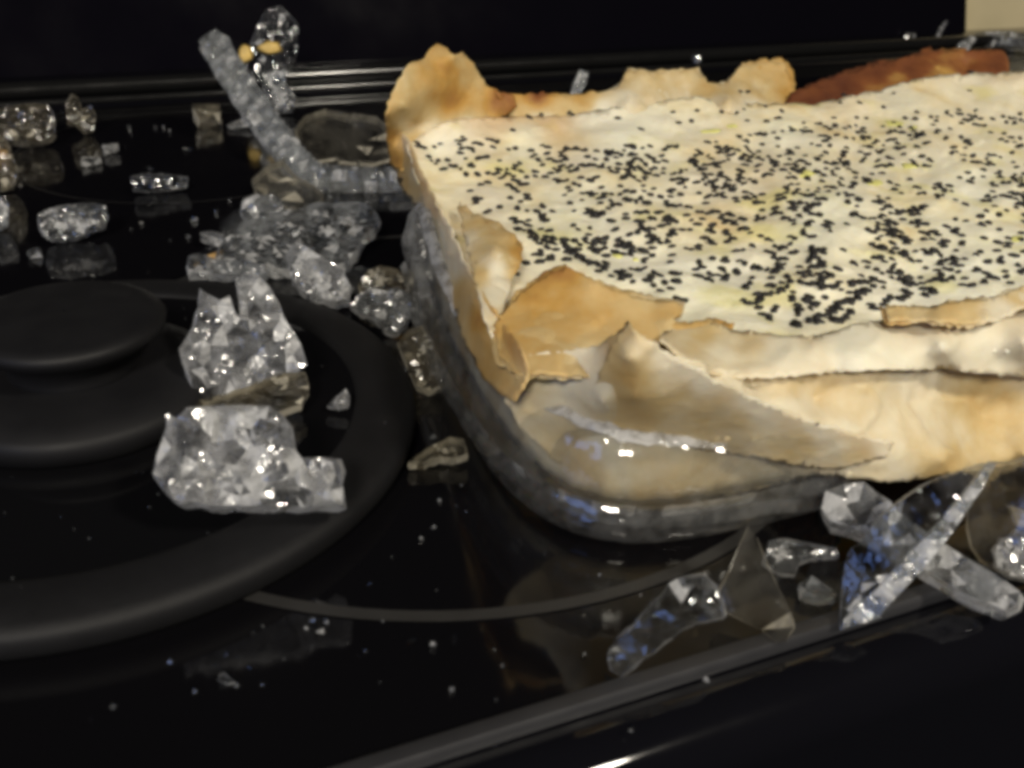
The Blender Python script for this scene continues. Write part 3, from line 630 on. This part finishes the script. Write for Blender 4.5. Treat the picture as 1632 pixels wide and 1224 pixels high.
for p in dish_o.data.polygons:
    k = p.index % NPROF
    if p.index >= len(Fc) - 2 or (16 <= k <= 17) or (k == 5 and noise.noise((dish_o.location + p.center) * 130) > 0.0): p.material_index = 1
dish_o.modifiers.new('es', 'EDGE_SPLIT').split_angle = math.radians(55)
tag(dish_o, 'broken glass baking dish, its curved corner still holding the pie', 'baking dish')

# ================================================================== shards
def facing(P):
    d = Vector((CAM.x - P.x, CAM.y - P.y, 0)); return d.normalized()
def shard(name, label, outline, base, tilt, thick, mat, step=None, jit=0.22, rag=0.6, yaw=0.0, seed=1, group=None, curve=0.0, cat='glass shard', share=None):
    """a plate of broken glass: outline traced in the photo, standing on its base point, tilted from flat (0) to upright (90)"""
    rg = random.Random(seed)
    bu, bv_, bz = base
    P0 = pz(bu, bv_, bz); t = math.radians(tilt)
    h_ = facing(P0); h_ = Vector((h_.x * math.cos(yaw) - h_.y * math.sin(yaw), h_.x * math.sin(yaw) + h_.y * math.cos(yaw), 0))
    nrm = (h_ * math.sin(t) + Vector((0, 0, 1)) * math.cos(t)).normalized()
    su = Vector((0, 0, 1)).cross(h_).normalized(); sv_ = nrm.cross(su).normalized()
    P2 = []
    for u, v in outline:
        d = ray(u, v); k = (P0 - CAM).dot(nrm) / d.dot(nrm); q = CAM + d * k - P0
        P2.append((q.dot(su) * 1000, q.dot(sv_) * 1000))       # millimetres in the plate
    wmm = max(p[0] for p in P2) - min(p[0] for p in P2)
    st = step or max(1.6, wmm / 16)
    if sum(P2[i][0] * P2[(i + 1) % len(P2)][1] - P2[(i + 1) % len(P2)][0] * P2[i][1] for i in range(len(P2))) < 0: P2.reverse()
    ol = ragged(P2, st, rag * st * 0.28, rg); nb = len(ol)
    v2, f = fill(ol, st, rg, 0.35)
    cxm = sum(p.x for p in v2) / len(v2)
    fr, bk = [], []
    for p in v2:
        Q = P0 + su * (p.x / 1000) + sv_ * (p.y / 1000) - nrm * (curve * ((p.x - cxm) / (wmm * .5)) ** 2)
        lump = 0.5 * noise.noise(Q * 110 + Vector((seed, 0, 0))) if jit > .15 else 0
        a = thick * 0.5 * (1 + lump + rg.uniform(-1, 1) * jit * .5); b_ = thick * 0.5 * (1 + rg.uniform(-1, 1) * jit)
        fr.append(Q + nrm * a); bk.append(Q - nrm * b_)
    nv = len(v2)
    V = fr + bk
    Fs = [tuple(x) for x in f] + [tuple(nv + i for i in reversed(x)) for x in f]
    # boundary edges from the triangulation
    cnt = {}
    for x in f:
        for i in range(len(x)):
            a, b_ = x[i], x[(i + 1) % len(x)]
            cnt[(a, b_)] = 1
    mids = {}
    for (a, b_) in list(cnt):
        if (b_, a) not in cnt:
            for w in (a, b_):
                if w not in mids:
                    Q = (fr[w] + bk[w]) * 0.5
                    out = (Q - (P0 + su * (cxm / 1000))).normalized() * thick * rg.uniform(-.05, .18)
                    mids[w] = len(V); V.append(Q + out)
            Fs += [(b_, a, mids[a], mids[b_]), (mids[b_], mids[a], nv + a, nv + b_)]
    lo = min(v.z for v in V)
    V = [v + Vector((0, 0, bz + 0.0003 - lo)) for v in V]
    o = mesh(name, V, Fs, mat, origin=(P0.x, P0.y, bz), smooth=False)
    fracture(o, mat, len(f), len(f), seed, share=share)
    tag(o, label, cat, group)
    return o
def crystal(name, label, u, v, w, hgt, mat, z=0.0, seed=0, group=None, deep=0.8, cat='glass shard', npts=16):
    """small chunk: a convex faceted lump resting with its base at the pixel, w and hgt in pixels"""
    rg = random.Random(seed * 31 + int(u) + int(v) * 7)
    P = pz(u, v, z); s = pxs(P)
    wx, hz = w / s, hgt / s * 0.85
    bm = bmesh.new()
    h_ = facing(P); su = Vector((0, 0, 1)).cross(h_)
    for i in range(npts):
        q = Vector((rg.uniform(-1, 1), rg.uniform(-1, 1), rg.uniform(0, 1)))
        if i < 4: q.z = 0
        k = max(abs(q.x), abs(q.y)); q.x, q.y = q.x / max(k, .6), q.y / max(k, .6)
        bm.verts.new(su * (q.x * wx * .5) + h_ * (q.y * wx * .5 * deep) + Vector((0, 0, q.z * hz)))
    r = bmesh.ops.convex_hull(bm, input=bm.verts)
    bmesh.ops.delete(bm, geom=[g for g in r['geom_interior'] if isinstance(g, bmesh.types.BMVert)], context='VERTS')
    lo = min(x.co.z for x in bm.verts)
    me = bpy.data.meshes.new(name)
    for x in bm.verts: x.co.z -= lo - 0.0003
    bm.to_mesh(me); bm.free(); me.materials.append(mat)
    o = bpy.data.objects.new(name, me); C.objects.link(o); o.location = (P.x, P.y, z)
    fracture(o, mat, len(me.polygons), 0, seed, share=0.30)
    tag(o, label, cat, group)
    return o

# --- long curved rim fragment
def strip():
    rg = random.Random(9)
    cl = [(335, 60, .600), (352, 88, .590), (375, 125, .577), (402, 166, .562), (430, 205, .546), (455, 238, .530), (476, 264, .516), (492, 279, .505), (512, 287, .498), (545, 289, .494), (590, 289, .490), (640, 288, .486), (675, 287, .484)]
    P = [pY(*c) for c in cl]
    # densify
    Q = []
    for i in range(len(P) - 1):
        p0, p1, p2, p3 = P[max(i - 1, 0)], P[i], P[i + 1], P[min(i + 2, len(P) - 1)]
        for j in range(5):
            t = j / 5
            Q.append(0.5 * ((2 * p1) + (p2 - p0) * t + (2 * p0 - 5 * p1 + 4 * p2 - p3) * t * t + (3 * p1 - p0 - 3 * p2 + p3) * t ** 3))
    Q.append(P[-1])
    prof = [(-1, -.5), (-.8, -.9), (0, -1), (.8, -.9), (1, -.5), (1, .4), (.75, .9), (0, 1), (-.75, .9), (-1, .4)]
    V, Fs = [], []; n = len(prof)
    for i, q in enumerate(Q):
        t = (Q[min(i + 1, len(Q) - 1)] - Q[max(i - 1, 0)]).normalized()
        view = (CAM - q).normalized(); side = view.cross(t).normalized(); nn = t.cross(side).normalized()
        wd = 0.0082 * (0.80 if i < 2 else 1) * (1 - 0.25 * max(0, (i - 35) / 25)); th = 0.0048
        for a, b_ in prof:
            V.append(q + side * (a * wd * (1 + rg.uniform(-.10, .10))) + nn * (b_ * th * (1 + rg.uniform(-.22, .22))))
    for i in range(len(Q) - 1):
        for k in range(n):
            m2 = (k + 1) % n; Fs.append((i * n + k, i * n + m2, (i + 1) * n + m2, (i + 1) * n + k))
    Fs.append(tuple(range(n))); Fs.append(tuple((len(Q) - 1) * n + k for k in range(n - 1, -1, -1)))
    lo = min(v.z for v in V)
    V = [v + Vector((0, 0, 0.0004 - lo)) if False else v for v in V]
    return V, Fs, lo
V, Fs, lo = strip()
o = mesh('dish_rim_fragment', V, Fs, G_edge, origin=(pz(500, 300).x, pz(500, 300).y, 0))
o.data.materials.append(G_fract)
for p in o.data.polygons:
    if p.index % 10 in (3, 4, 8, 9) and noise.noise(p.center * 260) > -0.05 or noise.noise(p.center * 140 + Vector((5, 0, 0))) > 0.22: p.material_index = 1
tag(o, 'long bent frosted glass rim fragment rising behind the pie', 'glass shard')

# --- pane with egg smears standing behind the rim fragment
pane = shard('flat_glass_shard', 'thin clear glass shard with yellow egg smears, standing against the back rail',
             [(386, 104), (400, 70), (412, 42), (424, 18), (446, 12), (462, 26), (476, 44), (474, 86), (460, 118), (446, 140), (420, 138)], (440, 140, 0.012), 72, 0.0035, G_clear, seed=2, jit=.08, rag=.3)
def smear(u, v, w, hgt, seed):
    rg = random.Random(seed); P0 = pane.location.copy(); t = math.radians(72); h_ = facing(P0)
    nrm = (h_ * math.sin(t) + Vector((0, 0, 1)) * math.cos(t)).normalized()
    c0 = P0 + nrm * 0.0030; vs = []
    n = 14
    for lay, k in ((0, 1.0), (0.0009, .7)):
        for i in range(n):
            a = 6.283 * i / n; rr = rg.uniform(.85, 1.1) * k
            d = ray(u + math.cos(a) * w * rr, v + math.sin(a) * hgt * rr)
            vs.append(CAM + d * ((c0 - CAM).dot(nrm) / d.dot(nrm)) + nrm * lay)
    fs = [tuple(range(n, 2 * n)), tuple(range(n - 1, -1, -1))] + [(i, (i + 1) % n, n + (i + 1) % n, n + i) for i in range(n)]
    mesh('egg_smear', vs, fs, M_smear, pane, smooth=True)
smear(430, 76, 21, 11, 1); smear(391, 86, 12, 16, 2)

BK = 'glass pieces scattered at the back of the hob'
shard('chunky_glass_shard', 'bright crazed glass chunk in front of the smeared standing shard', [(422, 128), (432, 118), (452, 120), (456, 140), (470, 160), (466, 182), (440, 186), (428, 170), (420, 148)], (446, 186, 0), 60, .006, G_crack, seed=3)
shard('crazed_glass_shard', 'wide crazed glass block near the back rail, far from the pie', [(-30, 196), (4, 186), (30, 182), (55, 178), (78, 180), (88, 196), (90, 226), (70, 238), (40, 240), (0, 236), (-30, 230)], (40, 240, 0), 55, .008, G_warm, seed=4)
shard('crazed_glass_shard', 'slim pair of crazed glass splinters beside the wide block', [(106, 172), (116, 158), (126, 164), (132, 182), (146, 176), (153, 190), (150, 214), (136, 218), (122, 206), (110, 204)], (130, 218, 0), 62, .006, G_warm, seed=5)
crystal('glass_cube', 'small cubic glass crumb right of the splinter pair', 178, 246, 24, 24, G_crack, seed=1)
crystal('glass_cube', 'low glass crumb in front of the splinter pair', 146, 263, 32, 16, G_crack, seed=2)
shard('flat_glass_shard', 'flat oblong clear glass slab lying alone on the bare hob', [(210, 288), (228, 284), (262, 283), (298, 288), (297, 304), (270, 309), (240, 311), (216, 309)], (254, 311, 0), 62, .006, G_clear, seed=6, jit=.1, rag=.2)
shard('crazed_glass_shard', 'rounded crazed glass chunk sitting alone behind the pan lid', [(64, 352), (78, 344), (100, 338), (140, 333), (168, 336), (173, 350), (168, 368), (148, 376), (120, 388), (90, 390), (74, 384), (66, 368)], (120, 391, 0), 58, .009, G_crack, seed=7)
crystal('glass_cube', 'tiny glass crumb left of the rounded crazed chunk', 56, 410, 22, 16, G_crack, seed=3)
crystal('glass_cube', 'faceted glass nugget left of the rim fragment', 332, 200, 42, 38, G_warm, seed=4, npts=26)
crystal('glass_cube', 'low bright glass crumb touching the rim fragment', 384, 204, 42, 18, G_crack, seed=5)
shard('ring_glass_shard', 'squat round-edged glass chunk in front of the rim fragment', [(384, 348), (390, 332), (410, 326), (436, 326), (450, 336), (453, 354), (440, 366), (418, 370), (394, 366)], (420, 372, 0), 45, .008, G_crack, seed=8)
crystal('glass_pebble', 'pea sized glass pebble beside a yellow pastry crumb', 340, 391, 36, 34, G_milk, seed=6, npts=30)
crystal('pastry_crumb', 'small yellow pastry crumb in front of a glass pebble', 344, 416, 24, 18, M_crumb, seed=7, cat='crumb')
shard('crackled_glass_sheet', 'large crackled glass sheet lying between rim fragment and pan lid',
      [(352, 414), (372, 396), (392, 376), (430, 362), (470, 352), (510, 346), (545, 344), (575, 342), (594, 352), (606, 370), (598, 386), (582, 398), (570, 420), (550, 440), (500, 446), (440, 448), (390, 446), (345, 442)], (460, 449, 0), 16, .006, G_clear, step=3.2, seed=9, jit=.35, share=0.24)
shard('chunky_glass_shard', 'thick glass strip lying along the rear edge of the pan lid', [(302, 424), (320, 420), (352, 430), (386, 428), (420, 440), (425, 454), (380, 456), (330, 452), (302, 452)], (360, 457, 0.003), 40, .006, G_crack, seed=10)
shard('crazed_glass_shard', 'sparkling crazed glass lump leaning on the crackled sheet', [(458, 428), (466, 412), (482, 412), (500, 424), (524, 438), (548, 456), (560, 478), (556, 498), (538, 502), (508, 494), (482, 484), (466, 462)], (530, 503, 0.0), 50, .010, G_milk, seed=11)
shard('oily_glass_shard', 'dark oily glass shard half hidden behind the pie crust', [(470, 216), (486, 196), (520, 184), (562, 190), (600, 196), (622, 216), (628, 256), (590, 266), (540, 262), (500, 268), (482, 244)], (560, 270, 0), 24, .005, G_plate, seed=12, step=9, jit=.04)
shard('oily_glass_shard', 'dark oily glass shard under the bend of the rim fragment', [(404, 296), (424, 276), (452, 266), (470, 290), (500, 306), (516, 322), (506, 344), (474, 346), (446, 330), (412, 322)], (470, 348, 0), 20, .004, G_plate, seed=13, step=9, jit=.04)
shard('oily_glass_shard', 'upright yellow stained glass chunk in front of the wide block', [(-25, 222), (6, 228), (18, 244), (26, 270), (30, 290), (22, 306), (0, 312), (-25, 308)], (6, 312, 0), 60, .008, G_warm, seed=14)
crystal('pastry_crumb', 'golden pastry crumb stuck beside the yellow stained chunk', 4, 252, 20, 20, M_crumb, seed=8, cat='crumb')
shard('oily_glass_shard', 'greyish glass chunk in front of the yellow stained chunk', [(-20, 322), (10, 322), (16, 340), (14, 366), (-4, 374), (-20, 372)], (2, 374, 0), 60, .006, G_crack, seed=15)

# --- between lid and dish
shard('chunky_glass_shard', 'glass chunk with blue glints between pan lid and dish corner', [(560, 500), (572, 484), (590, 474), (612, 478), (640, 474), (656, 486), (660, 504), (648, 526), (632, 544), (616, 540), (596, 520), (575, 512)], (630, 546, 0), 50, .008, G_crack, seed=16)
shard('oily_glass_shard', 'brownish glass shard behind the blue glinting chunk', [(572, 470), (584, 452), (606, 440), (634, 444), (650, 460), (652, 476), (620, 482), (590, 482)], (616, 483, 0), 40, .006, G_warm, seed=17)
shard('oily_glass_shard', 'dark brown glass shard wedged beside the dish corner wall', [(634, 560), (650, 540), (672, 532), (690, 560), (700, 600), (704, 628), (684, 636), (664, 628), (652, 600)], (680, 638, 0), 35, .005, G_warm, seed=18)
shard('oily_glass_shard', 'low brown glass splinter under the curve of the dish', [(652, 752), (672, 738), (696, 722), (716, 712), (738, 716), (744, 738), (724, 746), (700, 742), (676, 752)], (700, 754, 0), 20, .004, G_warm, seed=19)

# --- on the pan lid
ZL = 0.0140
shard('horned_glass_shard', 'big two-horned milky glass shard standing on the pan lid',
      [(310, 640), (306, 612), (292, 590), (288, 566), (300, 548), (312, 536), (318, 500), (322, 476), (334, 480), (352, 490), (368, 486), (374, 508), (384, 520), (382, 486), (378, 462), (392, 448), (412, 452), (430, 470), (444, 500), (460, 528), (478, 560), (488, 590), (474, 604), (456, 604), (430, 612), (396, 628), (360, 640), (338, 648)],
      (340, 650, ZL), 64, .008, G_milk, step=3.2, seed=20, jit=.38)
shard('flat_glass_shard', 'clear oily glass plate lying at the foot of the horned shard', [(312, 652), (340, 646), (400, 626), (450, 606), (486, 604), (492, 632), (480, 656), (430, 672), (360, 684), (316, 680)], (390, 684, 0.0138), 22, .003, G_warm, seed=21, jit=.12)
shard('block_glass_shard', 'broad milky glass block with a low step resting on the lid rim',
      [(254, 800), (258, 770), (270, 740), (276, 706), (290, 712), (306, 696), (340, 692), (390, 690), (432, 692), (452, 706), (464, 728), (470, 758), (482, 770), (512, 770), (536, 774), (544, 790), (547, 816), (545, 846), (480, 848), (420, 847), (360, 846), (300, 842), (270, 822)],
      (400, 848, 0.0132), 46, .011, G_milk, step=2.6, seed=22, jit=.34)
crystal('glass_cube', 'dim glass chunk beside the knob of the pan lid', 268, 588, 52, 44, G_crack, z=0.0142, seed=9, npts=24)
shard('glass_splinter', 'small white glass splinter on the lid pane beside the rim', [(524, 654), (536, 642), (552, 628), (558, 640), (556, 654), (540, 658)], (542, 658, 0.0118), 35, .003, G_milk, seed=23)

# --- front right group
shard('curved_glass_shard', 'curved clear glass shard with blue sheen touching the front strip', [(964, 1066), (984, 1040), (1012, 1010), (1040, 980), (1062, 954), (1090, 940), (1118, 938), (1138, 956), (1150, 980), (1152, 1004), (1128, 1010), (1104, 1014), (1070, 1036), (1040, 1060), (1010, 1084), (990, 1098), (974, 1090)],
      (988, 1098, 0.0004), 42, .006, G_clear, step=2.2, seed=24, curve=.003, jit=.25)
shard('triangular_glass_shard', 'dark triangular glass shard standing on the front strip', [(1190, 848), (1204, 868), (1218, 900), (1236, 940), (1258, 984), (1262, 1008), (1252, 1032), (1236, 1030), (1212, 1012), (1180, 998), (1150, 980), (1144, 950), (1160, 916), (1176, 880)],
      (1244, 1032, 0.0004), 52, .0035, G_plate, seed=25, step=12, jit=.01, rag=.2)
shard('oblong_glass_shard', 'small oblong glass shard behind the triangular shard', [(1216, 908), (1224, 872), (1250, 868), (1290, 876), (1330, 884), (1334, 896), (1290, 900), (1272, 906), (1264, 926), (1240, 924)], (1244, 928, 0), 40, .004, G_crack, seed=26, jit=.1, rag=.2)
crystal('glass_nugget', 'bright faceted glass nugget beside the small oblong shard', 1300, 952, 58, 36, G_clear, seed=10, npts=22)
shard('glass_bar_shard', 'thick straight pale glass bar, crossed by a long blade', [(1306, 842), (1312, 816), (1340, 806), (1372, 802), (1410, 832), (1450, 866), (1500, 902), (1550, 934), (1590, 958), (1614, 976), (1608, 996), (1590, 1004), (1560, 992), (1510, 968), (1450, 930), (1400, 898), (1350, 872), (1316, 862)],
      (1594, 1004, 0.0), 38, .010, G_crack, step=3.4, seed=27, jit=.12, rag=.3, share=0.50)
shard('glass_blade_shard', 'long slender clear glass blade crossing over the glass bar', [(1338, 1008), (1340, 960), (1346, 900), (1352, 884), (1372, 868), (1400, 832), (1440, 800), (1490, 770), (1560, 748), (1582, 750), (1560, 784), (1534, 820), (1510, 860), (1480, 900), (1450, 930), (1410, 970), (1396, 988)],
      (1345, 1010, 0.0), 60, .0035, G_clear, step=4, seed=28, jit=.05, rag=.15)
shard('glass_blade_shard', 'frosted narrow glass sliver along the long clear blade', [(1338, 1008), (1344, 992), (1370, 968), (1400, 940), (1440, 896), (1480, 856), (1510, 820), (1540, 784), (1566, 752), (1582, 750), (1560, 788), (1534, 826), (1506, 866), (1474, 908), (1440, 942), (1412, 972), (1398, 990)],
      (1344, 1012, 0.0), 61, .0055, G_edge, step=2.2, seed=29, jit=.1, rag=.2)
shard('dish_side_fragment', 'dark curved dish fragment under the pie beside the glass bar', [(1536, 850), (1538, 806), (1550, 770), (1572, 748), (1632, 738), (1760, 730), (1760, 930), (1660, 930), (1600, 918), (1560, 900), (1544, 880)], (1600, 925, 0.0), 66, .006, G_plate, step=4, seed=30, curve=.008, jit=.06, rag=.15)
shard('crazed_glass_shard', 'pale crazed glass lump leaning on the dark curved fragment', [(1580, 900), (1590, 880), (1612, 868), (1650, 866), (1700, 880), (1700, 940), (1640, 944), (1604, 938), (1584, 922)], (1630, 945, 0.0), 50, .008, G_milk, seed=31)

# --- slivers behind the pie
BS = 'slivers standing behind the pie'
shard('glass_sliver', 'pale glass sliver sticking up behind the seeded pie edge', [(908, 150), (916, 126), (924, 108), (938, 112), (934, 130), (924, 150)], (914, 158, 0.0), 60, .003, G_edge, seed=32)
crystal('glass_speck', 'tiny bright glass speck on the back rail behind the pie', 1110, 100, 14, 14, G_milk, z=.0140, seed=11)
crystal('glass_speck', 'bright oval glass speck on the back rail near the cover edge', 1449, 66, 16, 16, G_milk, z=.0076, seed=12)
shard('glass_sliver', 'thin glass sliver leaning towards the right edge of the cover', [(1492, 58), (1498, 46), (1506, 34), (1510, 36), (1502, 50), (1496, 62)], (1494, 62, 0.0075), 60, .002, G_milk, seed=33)
shard('glass_sliver', 'broad pale glass sliver behind the scorched pie edge', [(1520, 86), (1528, 68), (1548, 56), (1556, 60), (1544, 78), (1536, 88)], (1528, 92, 0.0), 60, .003, G_edge, seed=34)
shard('chunky_glass_shard', 'row of dark cracked glass along the back beyond the pie', [(1540, 70), (1556, 56), (1600, 54), (1640, 58), (1700, 56), (1700, 82), (1640, 84), (1590, 80)], (1620, 86, 0.0), 60, .006, G_crack, seed=35)

# ------------------------------------------------------------------ loose crumbs and dust of glass
CR = 'loose glass crumbs on the hob'
crumbs = [(498, 992, 16, 12), (520, 994, 12, 14), (488, 1004, 10, 8), (510, 1010, 18, 9), (362, 1084, 44, 22), (690, 1032, 14, 18), (720, 1102, 16, 10), (930, 1046, 10, 9), (1126, 1086, 16, 12), (1005, 1166, 10, 9), (790, 1190, 10, 8), (678, 1210, 12, 8),
          (262, 205, 6, 7), (248, 206, 5, 6), (270, 212, 5, 5), (298, 240, 12, 10), (308, 352, 14, 10), (345, 340, 8, 8), (210, 368, 6, 5), (226, 358, 6, 5), (300, 380, 7, 6), (272, 384, 6, 5), (366, 322, 6, 8), (240, 270, 7, 6), (206, 205, 6, 6),
          (478, 325, 14, 14), (492, 340, 18, 14), (470, 312, 10, 8), (1100, 812, 8, 8), (690, 700, 10, 8), (672, 860, 10, 8), (700, 800, 10, 8), (590, 442, 8, 7), (602, 440, 8, 7), (578, 446, 8, 6), (955, 918, 6, 6), (868, 882, 6, 6), (640, 985, 6, 6), (1240, 962, 10, 8), (1020, 950, 7, 6)]
def crumb_place(u, v):
    if v > 1060 and u > 600: return 'beside the grey front strip'
    if v > 1060: return 'alone on the black hob in front of the pan lid'
    if v > 940 and u < 560: return 'in a cluster on the printed ring'
    if v > 1000: return 'between the printed ring and the front strip'
    if v > 880 and u > 1000: return 'beside the triangular shard'
    if v > 880: return 'on the bare hob inside the printed ring'
    if v > 680: return 'beside the broken dish corner'
    if v > 430: return 'behind the glass chunk at the dish corner'
    if u > 440: return 'under the bend of the rim fragment'
    if v > 330: return 'between the pan lid and the flat glass slab'
    if v > 230: return 'near the flat glass slab'
    return 'between the splinter pair and the rim fragment'
for i, (u, v, w, hh) in enumerate(crumbs):
    near = v > 700; pl = crumb_place(u, v)
    wide = 'larger ' if w >= 18 else ('tiny ' if w <= 6 else '')
    lb = wide + 'loose glass crumb ' + pl
    crystal('glass_crumb', lb, u, v, w * (.7 if near else 1), hh * (.7 if near else 1), G_clear if near and i % 3 else G_crack, seed=40 + i, group=lb.replace('crumb', 'crumbs'), npts=12, cat='glass crumb')
dv, df = [], []
drg = random.Random(77)
for i in range(240):
    u, v = drg.uniform(-40, 1700), drg.uniform(170, 1150)
    P = pz(u, v, 0)
    if P.y < 0.14 or P.y > 0.70: continue
    if (P.x + 0.0111) ** 2 + (P.y - 0.2845) ** 2 < 0.104 ** 2: continue
    if P.x > 0.09 and 0.165 < P.y < 0.44: continue
    s = drg.choice((.0003, .0004, .0005, .0008)); k = len(dv)
    for d in ((1, 0, 0), (-1, 0, 0), (0, 1, 0), (0, -1, 0), (0, 0, 1.0)):
        dv.append(P + Vector((d[0] * s * drg.uniform(.5, 1.3), d[1] * s * drg.uniform(.5, 1.3), d[2] * s * 1.2 + 0.0001)))
    df += [(k, k + 2, k + 4), (k + 2, k + 1, k + 4), (k + 1, k + 3, k + 4), (k + 3, k, k + 4), (k, k + 3, k + 1, k + 2)]
for i in range(110):
    a, r = drg.uniform(0, 6.283), drg.uniform(.041, .093)
    P = Vector((-0.0085 + r * math.cos(a), 0.2870 + r * math.sin(a), 0.0117 if r > .081 else 0.0102 + (0.081 - r) * 0.105)); s = drg.choice((.0002, .0003, .0004)); k = len(dv)
    for d in ((1, 0, 0), (-1, 0, 0), (0, 1, 0), (0, -1, 0), (0, 0, 1.0)): dv.append(P + Vector((d[0] * s * drg.uniform(.5, 1.3), d[1] * s, d[2] * s * 1.2 + 0.0001)))
    df += [(k, k + 2, k + 4), (k + 2, k + 1, k + 4), (k + 1, k + 3, k + 4), (k + 3, k, k + 4), (k, k + 3, k + 1, k + 2)]
o = mesh('glass_dust', dv, df, G_crack)
tag(o, 'fine glass dust sprinkled over the black hob', 'glass dust', kind='stuff')
